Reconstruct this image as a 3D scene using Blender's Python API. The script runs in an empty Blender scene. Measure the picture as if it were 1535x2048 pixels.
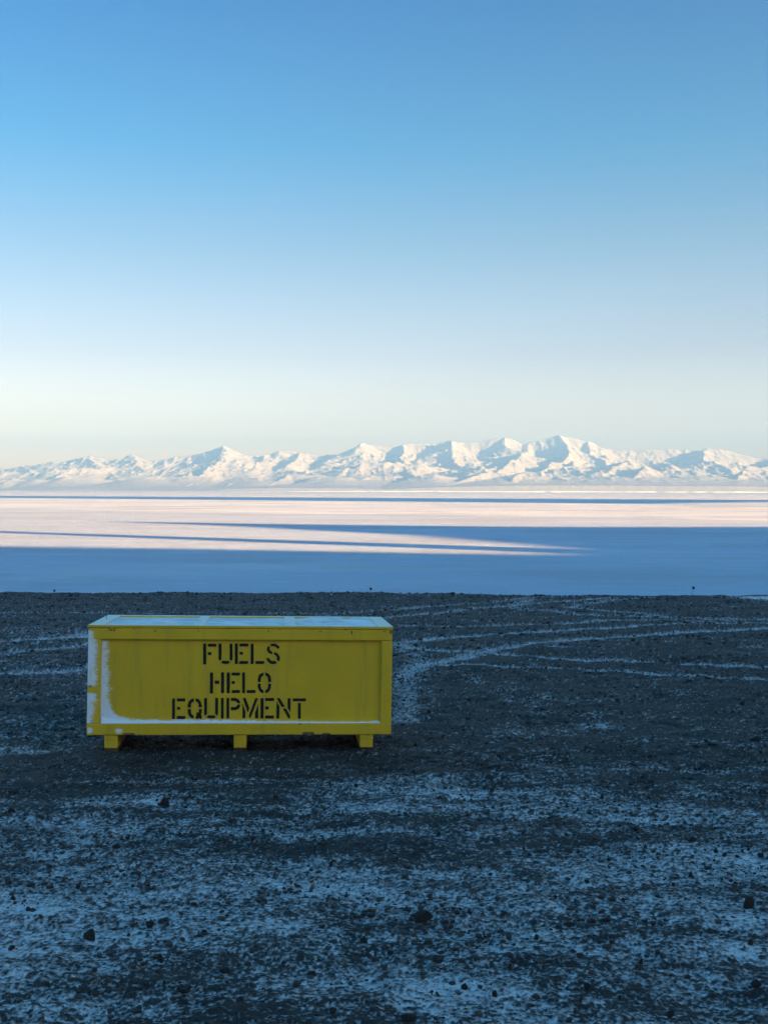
import bpy, bmesh, math, random
import numpy as np
from mathutils import Matrix, Vector

S = bpy.context.scene
C = S.collection
R = math.radians

# ------------------------------------------------------------------ camera
CAM_Z = 20.0                       # eye height above the sea ice
F, CX, CY, HZ = 2230.0, 767.5, 1024.0, 977.5
TILT = math.atan((CY - HZ) / F)
ROLL = R(0.12)
cam = bpy.data.cameras.new('camera')
cam.sensor_fit = 'VERTICAL'
cam.sensor_height = 36.0
cam.sensor_width = 27.0
cam.lens = F / 2048 * 36.0
cam.clip_start = 0.05
cam.clip_end = 60000
co = bpy.data.objects.new('camera', cam)
C.objects.link(co)
co.matrix_world = (Matrix.Translation((0, 0, CAM_Z)) @ Matrix.Rotation(math.pi / 2 - TILT, 4, 'X')
                   @ Matrix.Rotation(ROLL, 4, 'Z'))
S.camera = co

# ------------------------------------------------------------------ sky, sun, exposure
SUN_EL, SUN_AZ = R(9.0), R(122.0)  # azimuth clockwise from the view direction (+Y)
W = bpy.data.worlds.new('World')
S.world = W
W.use_nodes = True
nt = W.node_tree
nt.nodes.clear()
sky = nt.nodes.new('ShaderNodeTexSky')
sky.sky_type = 'NISHITA'
sky.sun_disc = False
sky.sun_elevation = SUN_EL
sky.sun_rotation = SUN_AZ
sky.altitude = 100
sky.air_density = 1.0
sky.dust_density = 0.6
sky.ozone_density = 1.6
tc = nt.nodes.new('ShaderNodeTexCoord')
sep = nt.nodes.new('ShaderNodeSeparateXYZ')
ramp = nt.nodes.new('ShaderNodeValToRGB')
mul = nt.nodes.new('ShaderNodeMix')
mul.data_type = 'RGBA'
mul.blend_type = 'MULTIPLY'
mul.inputs[0].default_value = 1.0
bg = nt.nodes.new('ShaderNodeBackground')
out = nt.nodes.new('ShaderNodeOutputWorld')
bg.inputs[1].default_value = 0.050
# deep polar blue towards the zenith; the side of the low sun keeps its warm glow
SKY_TINT = [(0.0, (2.4, 1.55, 1.10)), (0.035, (1.68, 1.10, 0.90)), (0.06, (1.18, 0.79, 0.745)), (0.12, (0.72, 0.55, 0.60)), (0.21, (0.37, 0.46, 0.55)), (0.29, (0.10, 0.415, 0.59)),
            (0.41, (0.0, 0.30, 0.56)), (0.55, (0.0, 0.62, 0.88)), (1.0, (0.0, 0.79, 1.02))]
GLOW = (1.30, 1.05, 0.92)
cr = ramp.color_ramp
while len(cr.elements) < len(SKY_TINT):
    cr.elements.new(0.5)
for e, (p, c) in zip(cr.elements, SKY_TINT):
    e.position = p
    e.color = (*c, 1)
nt.links.new(tc.outputs['Generated'], sep.inputs[0])
nt.links.new(sep.outputs['Z'], ramp.inputs[0])
nt.links.new(sky.outputs[0], mul.inputs[6])
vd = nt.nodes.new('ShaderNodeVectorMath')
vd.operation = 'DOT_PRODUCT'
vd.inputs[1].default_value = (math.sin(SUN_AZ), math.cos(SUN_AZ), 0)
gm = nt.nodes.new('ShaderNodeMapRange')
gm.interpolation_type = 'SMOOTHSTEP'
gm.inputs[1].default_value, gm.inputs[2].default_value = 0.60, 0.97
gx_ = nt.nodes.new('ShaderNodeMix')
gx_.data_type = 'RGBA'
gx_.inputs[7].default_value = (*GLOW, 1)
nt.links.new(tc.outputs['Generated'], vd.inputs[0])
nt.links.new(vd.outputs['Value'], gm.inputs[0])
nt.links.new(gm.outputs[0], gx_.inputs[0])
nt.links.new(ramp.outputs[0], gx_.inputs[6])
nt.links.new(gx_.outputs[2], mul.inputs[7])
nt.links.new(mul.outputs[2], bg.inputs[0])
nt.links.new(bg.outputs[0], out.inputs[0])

sl = bpy.data.lights.new('sun', 'SUN')
sl.energy = 5.0
sl.angle = R(0.9)
sl.color = (1.0, 0.60, 0.23)
so = bpy.data.objects.new('sun', sl)
C.objects.link(so)
SUN_DIR = Vector((math.sin(SUN_AZ) * math.cos(SUN_EL), math.cos(SUN_AZ) * math.cos(SUN_EL), math.sin(SUN_EL)))
so.rotation_euler = SUN_DIR.to_track_quat('Z', 'Y').to_euler()
so.location = (60, -40, 60)

S.view_settings.view_transform = 'Standard'
S.view_settings.look = 'None'
S.view_settings.exposure = 3.05
S.view_settings.gamma = 1.0
S.render.engine = 'CYCLES'
S.cycles.use_denoising = True
S.cycles.max_bounces = 6
S.cycles.volume_bounces = 0

# ------------------------------------------------------------------ helpers
rng = np.random.default_rng(7)
random.seed(7)
_tab = rng.random((257, 257))


def vnoise(x, y, seed=0):
    x = np.asarray(x, float) + seed * 17.37
    y = np.asarray(y, float) + seed * 41.13
    xi = np.floor(x).astype(np.int64)
    yi = np.floor(y).astype(np.int64)
    fx = x - xi
    fy = y - yi
    fx = fx * fx * fx * (fx * (fx * 6 - 15) + 10)
    fy = fy * fy * fy * (fy * (fy * 6 - 15) + 10)
    a = _tab[xi % 257, yi % 257]
    b = _tab[(xi + 1) % 257, yi % 257]
    c = _tab[xi % 257, (yi + 1) % 257]
    d = _tab[(xi + 1) % 257, (yi + 1) % 257]
    return (a * (1 - fx) + b * fx) * (1 - fy) + (c * (1 - fx) + d * fx) * fy


def fbm(x, y, seed=0, octv=4, gain=0.5):
    s, a, t = 0, 1.0, 0.0
    for k in range(octv):
        c, sn = math.cos(k * 0.7 + 0.3), math.sin(k * 0.7 + 0.3)
        s = s + a * vnoise((x * c - y * sn) * 2 ** k, (x * sn + y * c) * 2 ** k, seed + k * 3)
        t += a
        a *= gain
    return s / t


def sstep(a, b, x):
    t = np.clip((x - a) / (b - a), 0, 1)
    return t * t * (3 - 2 * t)


def ray(px, py):
    """direction through a point of the photograph (2048 px high)"""
    v = co.matrix_world.to_3x3() @ Vector(((px - CX) / F, -(py - CY) / F, -1))
    return v / v.y


def on_plane_z(px, py, z=0.0):
    d = ray(px, py)
    t = (z - CAM_Z) / d.z
    return d.x * t, d.y * t


def mesh_from(name, verts, faces, mat=None, parent=None, smooth=True, attrs=None, link=True):
    """verts (n,3), faces (m,k) arrays -> one mesh object"""
    verts = np.asarray(verts, np.float32)
    faces = np.asarray(faces, np.int32)
    me = bpy.data.meshes.new(name)
    me.vertices.add(len(verts))
    me.vertices.foreach_set('co', verts.ravel())
    m, k = faces.shape
    me.loops.add(m * k)
    me.loops.foreach_set('vertex_index', faces.ravel())
    me.polygons.add(m)
    me.polygons.foreach_set('loop_start', np.arange(0, m * k, k, dtype=np.int32))
    me.polygons.foreach_set('loop_total', np.full(m, k, np.int32))
    me.polygons.foreach_set('use_smooth', np.full(m, smooth, bool))
    for an, av in (attrs or {}).items():
        at = me.attributes.new(an, 'FLOAT', 'POINT')
        at.data.foreach_set('value', np.asarray(av, np.float32).ravel())
    me.update(calc_edges=True)
    me.validate()
    if mat:
        me.materials.append(mat)
    o = bpy.data.objects.new(name, me)
    if link:
        C.objects.link(o)
    if parent:
        o.parent = parent
    return o


def grid_faces(nr, nc, wrap=False):
    i = np.arange(nr - 1)[:, None]
    j = np.arange(nc if wrap else nc - 1)[None, :]
    a = i * nc + j
    b = i * nc + (j + 1) % nc
    return np.stack([a, b, b + nc, a + nc], -1).reshape(-1, 4)


def obj(name, bm, mat=None, parent=None, smooth=False):
    me = bpy.data.meshes.new(name)
    bmesh.ops.recalc_face_normals(bm, faces=bm.faces[:])
    bm.to_mesh(me)
    bm.free()
    for p in me.polygons:
        p.use_smooth = smooth
    if mat:
        me.materials.append(mat)
    o = bpy.data.objects.new(name, me)
    C.objects.link(o)
    if parent:
        o.parent = parent
    return o


def add_box(bm, x0, x1, y0, y1, z0, z1, bev=0.0):
    r = bmesh.ops.create_cube(bm, size=1)
    for v in r['verts']:
        v.co = Vector(((x0 + x1) / 2 + v.co.x * (x1 - x0), (y0 + y1) / 2 + v.co.y * (y1 - y0), (z0 + z1) / 2 + v.co.z * (z1 - z0)))
    if bev:
        ed = list({e for v in r['verts'] for e in v.link_edges})
        bmesh.ops.bevel(bm, geom=ed, offset=bev, segments=2, affect='EDGES', profile=0.6)


def tag(o, label=None, cat=None, group=None, kind=None):
    for k, v in (('label', label), ('category', cat), ('group', group), ('kind', kind)):
        if v:
            o[k] = v
    return o


class NT:
    """small wrapper to write node trees tersely"""
    def __init__(self, name):
        self.m = bpy.data.materials.new(name)
        self.m.use_nodes = True
        self.t = self.m.node_tree
        self.t.nodes.clear()
        self.out = self.n('ShaderNodeOutputMaterial')

    def n(self, ty, **kw):
        x = self.t.nodes.new(ty)
        for k, v in kw.items():
            setattr(x, k, v)
        return x

    def put(self, sock, v):
        if hasattr(v, 'is_output') or isinstance(v, bpy.types.NodeSocket):
            self.t.links.new(v, sock)
        else:
            sock.default_value = v

    def noise(self, scale, detail=3, rough=0.55, vec=None, dist=0.0):
        x = self.n('ShaderNodeTexNoise')
        x.inputs['Scale'].default_value = scale
        x.inputs['Detail'].default_value = detail
        x.inputs['Roughness'].default_value = rough
        x.inputs['Distortion'].default_value = dist
        if vec is not None:
            self.put(x.inputs['Vector'], vec)
        return x.outputs['Fac']

    def coord(self, kind='Object', scale=None):
        x = self.n('ShaderNodeTexCoord').outputs[kind]
        if scale:
            m = self.n('ShaderNodeMapping')
            m.inputs['Scale'].default_value = scale
            self.put(m.inputs[0], x)
            x = m.outputs[0]
        return x

    def math(self, op, a, b=0.0, clamp=False):
        x = self.n('ShaderNodeMath', operation=op, use_clamp=clamp)
        self.put(x.inputs[0], a)
        self.put(x.inputs[1], b)
        return x.outputs[0]

    def rng(self, v, a, b, c=0.0, d=1.0, smooth=True):
        x = self.n('ShaderNodeMapRange')
        if smooth:
            x.interpolation_type = 'SMOOTHSTEP'
        for i, q in enumerate((v, a, b, c, d)):
            self.put(x.inputs[i], q)
        return x.outputs[0]

    def mix(self, f, a, b):
        x = self.n('ShaderNodeMix', data_type='RGBA')
        self.put(x.inputs[0], f)
        for i, q in ((6, a), (7, b)):
            self.put(x.inputs[i], (*q, 1) if isinstance(q, tuple) and len(q) == 3 else q)
        return x.outputs[2]

    def attr(self, name):
        return self.n('ShaderNodeAttribute', attribute_name=name).outputs['Fac']

    def bump(self, h, strength, dist, normal=None):
        x = self.n('ShaderNodeBump')
        x.inputs['Strength'].default_value = strength
        x.inputs['Distance'].default_value = dist
        self.put(x.inputs['Height'], h)
        if normal is not None:
            self.put(x.inputs['Normal'], normal)
        return x.outputs[0]

    def bsdf(self, col, rough=0.7, normal=None, spec=0.3):
        x = self.n('ShaderNodeBsdfPrincipled')
        self.put(x.inputs['Base Color'], (*col, 1) if isinstance(col, tuple) else col)
        self.put(x.inputs['Roughness'], rough)
        x.inputs['Specular IOR Level'].default_value = spec
        if normal is not None:
            self.put(x.inputs['Normal'], normal)
        self.t.links.new(x.outputs[0], self.out.inputs['Surface'])
        return self.m


# ------------------------------------------------------------------ materials
SNOW = (0.80, 0.83, 0.87)


def mat_ice():
    k = NT('sea_ice_snow')
    P = k.coord('Object')
    big = k.noise(1.0, 4, 0.6, k.coord('Object', (0.0016, 0.006, 1)))
    mid = k.noise(1.0, 5, 0.6, k.coord('Object', (0.012, 0.02, 1)))
    f = k.rng(big, 0.38, 0.62)
    c = k.mix(f, (0.86, 0.86, 0.87), (0.76, 0.78, 0.84))
    s = k.n('ShaderNodeSeparateXYZ')
    k.put(s.inputs[0], P)
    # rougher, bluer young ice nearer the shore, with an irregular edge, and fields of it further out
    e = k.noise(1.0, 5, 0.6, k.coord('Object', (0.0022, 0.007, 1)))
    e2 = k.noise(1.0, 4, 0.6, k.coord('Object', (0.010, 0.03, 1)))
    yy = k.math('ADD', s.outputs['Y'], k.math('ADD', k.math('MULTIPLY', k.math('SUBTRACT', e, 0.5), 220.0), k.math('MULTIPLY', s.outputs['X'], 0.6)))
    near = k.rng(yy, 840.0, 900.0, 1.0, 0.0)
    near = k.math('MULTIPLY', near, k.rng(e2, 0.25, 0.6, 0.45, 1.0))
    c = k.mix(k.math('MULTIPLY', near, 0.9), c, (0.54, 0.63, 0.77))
    c = k.mix(k.rng(mid, 0.45, 0.75, 0, 0.4), c, (0.62, 0.68, 0.78))
    sp = k.noise(1.0, 3, 0.7, k.coord('Object', (0.06, 0.22, 1)))
    c = k.mix(k.rng(sp, 0.62, 0.72, 0, 0.9), c, (0.88, 0.88, 0.88))
    st = k.noise(1.0, 8, 0.68, k.coord('Object', (0.006, 0.011, 1)))
    c = k.mix(k.rng(st, 0.45, 0.60, 0, 0.72), c, (0.55, 0.57, 0.64))
    h0 = k.noise(1.0, 4, 0.6, k.coord('Object', (0.05, 0.16, 1)))
    h1 = k.noise(1.0, 4, 0.6, k.coord('Object', (0.25, 0.8, 1)))
    h2 = k.noise(1.0, 3, 0.6, k.coord('Object', (2.0, 5.0, 1)))
    n = k.bump(h0, 1.0, 2.6)
    n = k.bump(h1, 1.0, 0.9, n)
    n = k.bump(h2, 1.0, 0.30, n)
    return k.bsdf(c, 0.9, n, 0.0)


def mat_mountain():
    k = NT('mountain_snow_and_rock')
    g = k.n('ShaderNodeNewGeometry')
    s = k.n('ShaderNodeSeparateXYZ')
    k.put(s.inputs[0], g.outputs['Normal'])
    a = k.noise(1.0, 6, 0.65, k.coord('Object', (0.012, 0.008, 0.002)))
    b = k.noise(1.0, 5, 0.6, k.coord('Object', (0.004, 0.004, 0.02)))
    steep = k.rng(k.math('ADD', s.outputs['Z'], k.math('MULTIPLY', k.math('SUBTRACT', a, 0.5), 0.6)), 0.68, 0.90, 1.0, 0.0)
    c = k.mix(k.rng(b, 0.4, 0.7), (0.68, 0.63, 0.58), (0.58, 0.54, 0.51))
    c = k.mix(k.math('MULTIPLY', steep, 0.75), c, (0.30, 0.29, 0.30))
    # bare, dark ground shows through on the low slopes
    ps = k.n('ShaderNodeSeparateXYZ')
    k.put(ps.inputs[0], g.outputs['Position'])
    lowm = k.rng(k.math('ADD', ps.outputs['Z'], k.math('MULTIPLY', k.math('SUBTRACT', b, 0.5), 160.0)), 20.0, 130.0, 1.0, 0.0)
    c = k.mix(k.math('MULTIPLY', lowm, 0.75), c, (0.42, 0.42, 0.45))
    n = k.bump(k.noise(1.0, 5, 0.65, k.coord('Object', (0.02, 0.02, 0.006))), 0.6, 14)
    return k.bsdf(c, 0.9, n, 0.1)


def mat_hill():
    k = NT('hill_scoria')
    a = k.noise(0.05, 6, 0.6, k.coord('Object'))
    return k.bsdf(k.mix(k.rng(a, 0.45, 0.7), (0.045, 0.04, 0.038), (0.35, 0.37, 0.40)), 0.9, None, 0.1)


def mat_ground():
    k = NT('ground_gravel_and_snow')
    P = k.coord('Object')
    a = k.noise(3.0, 5, 0.6, P)
    b = k.noise(85.0, 4, 0.7, P)
    c2 = k.noise(300.0, 2, 0.7, P)
    grav = k.mix(k.rng(a, 0.35, 0.7), (0.045, 0.043, 0.042), (0.095, 0.090, 0.087))
    grav = k.mix(k.rng(b, 0.3, 0.75), (0.018, 0.017, 0.017), grav)
    m = k.math('ADD', k.attr('snow'), k.math('MULTIPLY', k.math('SUBTRACT', b, 0.5), 0.8))
    m = k.math('ADD', m, k.math('MULTIPLY', k.math('SUBTRACT', c2, 0.5), 0.5))
    f = k.rng(m, 0.22, 1.15)
    c = k.mix(k.math('MULTIPLY', f, 0.94), grav, SNOW)
    n = k.bump(b, 0.9, 0.018)
    n = k.bump(c2, 0.6, 0.005, n)
    return k.bsdf(c, k.rng(f, 0, 1, 0.75, 0.9), n, 0.25)


def mat_rock():
    k = NT('rock_basalt')
    P = k.coord('Object')
    a = k.noise(4.0, 5, 0.65, P)
    b = k.noise(25.0, 3, 0.65, P)
    c = k.mix(k.rng(a, 0.35, 0.7), (0.022, 0.020, 0.020), (0.055, 0.048, 0.044))
    s = k.n('ShaderNodeSeparateXYZ')
    k.put(s.inputs[0], k.n('ShaderNodeNewGeometry').outputs['Normal'])
    dust = k.math('MULTIPLY', k.rng(s.outputs['Z'], 0.85, 1.0), k.rng(a, 0.5, 0.75, 0, 0.35))
    c = k.mix(dust, c, SNOW)
    return k.bsdf(c, 0.8, k.bump(k.math('ADD', a, k.math('MULTIPLY', b, 0.4)), 0.7, 0.15), 0.3)


def mat_gravel():
    k = NT('gravel_stone')
    a = k.noise(9.0, 2, 0.6, k.coord('Object'))
    return k.bsdf(k.mix(k.rng(a, 0.3, 0.7), (0.022, 0.020, 0.020), (0.075, 0.066, 0.060)), 0.8, None, 0.3)


YEL = (0.84, 0.50, 0.022)


def mat_paint(name='crate_yellow_paint', dust=0.0):
    k = NT(name)
    P = k.coord('Object')
    a = k.noise(2.2, 5, 0.6, P)
    b = k.noise(30.0, 4, 0.7, k.coord('Object', (1, 1, 0.25)))
    f = k.noise(260.0, 2, 0.7, P)
    c = k.mix(k.rng(a, 0.3, 0.72), (0.75, 0.445, 0.02), YEL)
    c = k.mix(k.rng(b, 0.55, 0.85, 0, 0.35), c, (0.52, 0.37, 0.03))
    v = k.noise(9.0, 5, 0.7, k.coord('Object', (1, 1, 0.12)))                  # faint runs of dirt and fading
    c = k.mix(k.rng(v, 0.50, 0.74, 0, 0.42), c, (0.40, 0.30, 0.05))
    dk = k.noise(120.0, 2, 0.5, P)
    c = k.mix(k.rng(dk, 0.70, 0.76, 0, 0.5), c, (0.20, 0.14, 0.04))            # pits and specks
    # worn spots (bare wood, dark scuffs) and darker rail edges at the places marked on the mesh
    w = k.rng(k.math('ADD', k.attr('chip'), k.math('MULTIPLY', k.math('SUBTRACT', f, 0.5), 0.3)), 0.45, 0.6)
    c = k.mix(w, c, k.mix(k.rng(b, 0.4, 0.6), (0.16, 0.085, 0.04), (0.26, 0.15, 0.075)))
    sc = k.rng(k.math('ADD', k.attr('scuff_edge_dark'), k.math('MULTIPLY', k.math('SUBTRACT', f, 0.5), 0.4)), 0.45, 0.75)
    c = k.mix(k.math('MULTIPLY', sc, 0.8), c, (0.06, 0.045, 0.03))
    sn = k.math('ADD', k.attr('snow'), k.math('MULTIPLY', k.math('SUBTRACT', b, 0.5), 0.25))
    sn = k.math('ADD', sn, k.math('MULTIPLY', k.math('SUBTRACT', f, 0.5), 0.45))
    w2 = k.noise(70.0, 4, 0.75, k.coord('Object', (0.5, 1, 1.6)))
    sn = k.math('ADD', sn, k.math('MULTIPLY', k.math('SUBTRACT', w2, 0.5), 0.8))
    fs = k.math('MULTIPLY', k.rng(sn, 0.22, 1.0), 1.0)
    if dust:
        s = k.n('ShaderNodeSeparateXYZ')
        k.put(s.inputs[0], k.n('ShaderNodeNewGeometry').outputs['Normal'])
        up = k.rng(s.outputs['Z'], 0.8, 0.97)
        fs = k.math('MAXIMUM', fs, k.math('MULTIPLY', up, k.rng(k.math('ADD', b, k.math('MULTIPLY', a, 0.6)), 0.5, 0.8, dust * 0.6, dust)))
    c = k.mix(fs, c, (0.88, 0.89, 0.90))
    n = k.bump(b, 0.25, 0.004)
    n = k.bump(f, 0.25, 0.0012, n)
    return k.bsdf(c, k.rng(fs, 0, 1, 0.55, 0.9), n, 0.3)


def mat_simple(name, c1, c2, scale, rough=0.8, spec=0.2):
    k = NT(name)
    a = k.noise(scale, 4, 0.65, k.coord('Object'))
    return k.bsdf(k.mix(k.rng(a, 0.35, 0.68), c1, c2), rough, k.bump(a, 0.4, 0.003), spec)


M_ICE, M_MTN, M_HILL, M_GROUND, M_ROCK, M_GRAVEL = mat_ice(), mat_mountain(), mat_hill(), mat_ground(), mat_rock(), mat_gravel()
M_PAINT, M_PAINT_TOP = mat_paint(), mat_paint('crate_yellow_paint_dusted', 0.78)
M_STENCIL = mat_simple('stencil_black_paint', (0.012, 0.012, 0.013), (0.022, 0.021, 0.020), 40, 0.6)
M_WOOD = mat_simple('worn_wood', (0.05, 0.032, 0.018), (0.13, 0.085, 0.04), 14, 0.9)
M_DRIFT = mat_simple('drifted_snow', (0.80, 0.82, 0.85), (0.84, 0.86, 0.88), 30, 0.9)
M_LIDSNOW = mat_simple('lid_frost', (0.58, 0.62, 0.62), (0.84, 0.86, 0.88), 3.5, 0.9)
M_WIRE = mat_simple('dark_wire', (0.02, 0.02, 0.02), (0.04, 0.035, 0.03), 60, 0.5)
M_FLAG = mat_simple('dark_flag_cloth', (0.03, 0.028, 0.028), (0.05, 0.04, 0.04), 60, 0.9)

# ------------------------------------------------------------------ sea ice
xs = np.concatenate([np.linspace(-16000, -3000, 14), np.linspace(-2500, 2500, 21), np.linspace(3000, 16000, 14)])
ys = np.concatenate([np.linspace(-3000, 0, 7), np.linspace(50, 2000, 25), np.linspace(2300, 16000, 30)])
gx, gy = np.meshgrid(xs, ys)
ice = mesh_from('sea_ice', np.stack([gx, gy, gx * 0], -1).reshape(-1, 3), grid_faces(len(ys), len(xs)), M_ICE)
tag(ice, kind='structure')

# low bright edge of the far ice shelf, 7 km out
cxs = np.arange(-1500, 3400, 12.0)
prof = [(-9, -1.0), (-4, 0.35), (-1, 0.95), (6, 1.0), (40, 0.8), (160, -1.0)]
hc = (4.5 + 4.5 * fbm(cxs / 260, cxs * 0, 5, 4)) * sstep(-1450, 200, cxs)
yc = 7000 + 160 * fbm(cxs / 900, cxs * 0 + 3, 9, 3) + 30 * vnoise(cxs / 60, cxs * 0, 3)
cv = np.stack([np.stack([cxs, yc + dy, np.where(hz < 0, -1.0, hz * hc)], -1) for dy, hz in prof], 0)
cliff = mesh_from('ice_shelf', cv.reshape(-1, 3), grid_faces(len(prof), len(cxs)), M_DRIFT)
tag(cliff, kind='structure')

# ------------------------------------------------------------------ mountains across the sound
CREST = [(-600, 960), (-450, 948), (-250, 945), (-120, 935), (0, 937), (25, 934), (55, 930), (90, 931), (120, 925), (150, 915), (165, 911), (200, 913), (215, 919),
         (240, 918), (258, 912), (266, 909), (280, 917), (295, 921), (310, 920), (330, 923), (350, 920), (370, 922), (385, 925),
         (400, 921), (410, 910), (420, 903), (437, 896), (447, 891), (460, 897), (475, 903), (500, 906), (530, 906), (560, 905),
         (580, 901), (600, 901), (620, 905), (645, 911), (680, 911), (700, 900), (720, 888), (727, 885), (738, 888), (750, 890),
         (790, 892), (802, 891), (820, 887), (870, 886), (885, 883), (899, 880), (925, 886), (960, 882), (975, 878), (1005, 876),
         (1020, 876), (1030, 883), (1042, 889), (1055, 884), (1070, 882), (1090, 877), (1115, 870), (1125, 873), (1150, 876),
         (1165, 881), (1180, 884), (1200, 893), (1230, 898), (1280, 899), (1320, 898), (1350, 897), (1395, 900), (1410, 895),
         (1430, 899), (1470, 903), (1510, 911), (1535, 911), (1600, 905), (1750, 915), (1900, 935), (2150, 960)]
CREST = [(a, b, 12.6) for a, b in CREST]
SPURS = [
    [(158, 912, 12.6), (190, 925, 12.0), (215, 940, 11.4), (240, 955, 10.8)],
    [(40, 931, 12.6), (60, 940, 11.9), (75, 952, 11.2)],
    [(266, 909, 12.6), (275, 925, 12.0), (300, 945, 11.2), (330, 962, 10.4)],
    [(447, 891, 12.6), (452, 905, 12.1), (440, 918, 11.7), (420, 932, 11.2), (400, 948, 10.6)],
    [(530, 906, 12.6), (520, 925, 11.9), (500, 940, 11.2)],
    [(600, 901, 12.6), (592, 915, 12.1), (575, 925, 11.7)],
    [(727, 885, 12.6), (722, 893, 12.4)],
    [(804, 891, 12.6), (806, 906, 12.2), (797, 916, 11.9), (811, 928, 11.4), (800, 940, 11.0)],
    [(899, 880, 12.6), (899, 890, 12.3), (907, 906, 12.0), (904, 914, 11.8), (919, 936, 11.2)],
    [(1008, 876, 12.6), (1012, 890, 12.3), (1050, 897, 12.1), (1040, 910, 11.7), (1010, 930, 11.1), (995, 940, 10.8)],
    [(1052, 887, 12.6), (1060, 905, 12.1), (1060, 920, 11.7)],
    [(1115, 870, 12.6), (1135, 885, 12.3), (1137, 898, 12.0), (1133, 912, 11.6), (1110, 925, 11.2), (1080, 940, 10.8)],
    [(1140, 920, 11.3), (1150, 935, 10.9), (1165, 950, 10.5)],
    [(1178, 884, 12.6), (1182, 905, 12.1), (1210, 920, 11.6)],
    [(1395, 900, 12.6), (1408, 905, 12.3), (1405, 920, 11.9), (1430, 930, 11.5), (1460, 940, 11.2)],
    [(1560, 909, 12.6), (1540, 925, 11.9), (1550, 940, 11.3)],
]
FOOT = [
    [(140, 932, 11.2), (130, 945, 10.8), (100, 962, 10.2)],
    [(380, 940, 10.9), (360, 955, 10.4), (310, 970, 9.8)],
    [(400, 950, 10.4), (385, 965, 9.9), (365, 974, 9.5)],
    [(700, 955, 10.2), (640, 948, 10.4), (575, 950, 10.4), (560, 956, 10.1), (535, 970, 9.6)],
    [(690, 932, 10.9), (685, 943, 10.6)], [(720, 925, 11.0), (715, 940, 10.6)],
    [(800, 950, 10.3), (735, 955, 10.2), (715, 962, 10.0), (690, 975, 9.5)],
    [(808, 952, 10.3), (815, 940, 10.6), (835, 955, 10.0)],
    [(870, 940, 10.9), (900, 935, 10.8), (940, 948, 10.3)], [(975, 940, 10.3), (955, 953, 9.9), (920, 962, 9.7), (850, 975, 9.4)],
    [(1050, 938, 10.2), (1035, 945, 10.0), (1025, 960, 9.6)], [(1050, 938, 10.2), (1110, 945, 10.1), (1150, 965, 9.6)],
    [(1110, 935, 10.8), (1145, 928, 10.9), (1165, 945, 10.4), (1185, 955, 10.1)],
    [(1300, 930, 10.9), (1260, 922, 11.0), (1235, 930, 10.6), (1205, 950, 10.1)],
    [(1290, 935, 10.3), (1275, 945, 10.0), (1258, 968, 9.5)], [(1290, 935, 10.3), (1340, 945, 10.1), (1380, 960, 9.7)],
    [(1325, 922, 10.9), (1345, 930, 10.6)], [(1380, 935, 10.5), (1410, 948, 10.1)],
    [(1430, 918, 11.0), (1470, 938, 10.6)], [(1540, 945, 10.3), (1490, 938, 10.3), (1475, 952, 9.9), (1465, 965, 9.6)],
    [(1600, 940, 10.2), (1560, 960, 9.7)], [(30, 955, 10.2), (5, 965, 9.8)], [(480, 955, 10.3), (455, 968, 9.7)],
]
FAN = [[(960, 970, 9.6), (1050, 963, 9.8), (1150, 962, 9.9), (1300, 970, 9.6)], [(600, 968, 9.8), (650, 968, 9.8)],
       [(200, 972, 9.6), (280, 966, 9.9), (330, 973, 9.6)], [(1480, 972, 9.6), (1560, 966, 9.8)]]


def wpt(px, py, ykm):
    d = ray(px, py)
    Y = ykm * 1000
    return d.x * Y, Y, CAM_Z + d.z * Y


acol = np.linspace(-1250, 1350, 1500)
yrow = np.concatenate([np.linspace(8900, 12750, 330), np.linspace(12800, 14500, 20)])
A, Y = np.meshgrid(acol, yrow)
X = A / F * Y
wob = 60 * (fbm(X / 420, Y / 420, 31, 4) - 0.5)
Xw, Yw = X + wob, Y + 60 * (fbm(X / 420, Y / 420, 37, 4) - 0.5)


def tents(lines, k0, k1, D, H):
    for ln in lines:
        P = [wpt(*p) for p in ln]
        for (x0, y0, z0), (x1, y1, z1) in zip(P, P[1:]):
            dx, dy = x1 - x0, y1 - y0
            L2 = dx * dx + dy * dy + 1e-9
            t = np.clip(((Xw - x0) * dx + (Yw - y0) * dy) / L2, 0, 1)
            d = np.hypot(Xw - x0 - t * dx, Yw - y0 - t * dy)
            np.maximum(H, z0 + t * (z1 - z0) - (k0 - k1) * D * (1 - np.exp(-d / D)) - k1 * d, out=H)
    return H


H = np.maximum(0.03 * (Y - 9150), -20) + 0 * X
tents([CREST], 0.95, 0.25, 260, H)
_px = np.arange(-700, 2200, 32.0)
_n = lambda sd, sc: fbm(_px / sc, _px * 0 + 3.3, sd, 4) - 0.5
MIDR = list(zip(_px, 937 + 34 * _n(301, 90) + 8 * sstep(500, 100, _px), 11.2 + 1.1 * _n(305, 70)))
FRNT = list(zip(_px, 957 + 30 * _n(311, 75), 10.1 + 0.9 * _n(315, 60)))
tents([MIDR], 0.42, 0.14, 220, H)
tents([FRNT], 0.34, 0.10, 200, H)
HC = tents([CREST], 1.0, 1.0, 100, np.full_like(H, -1e4))
HK = tents([CREST], 0.0, 0.0, 100, np.full_like(H, -1e4))
off = sstep(0, 260, HK - HC)      # 0 on the crest line
tents([q for q in SPURS if q[0][0] > 560], 0.58, 0.20, 300, H)
tents([q for q in SPURS if q[0][0] <= 560], 0.40, 0.16, 330, H)
tents(FOOT, 0.40, 0.10, 170, H)
tents(FAN, 0.05, 0.05, 300, H)
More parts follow.
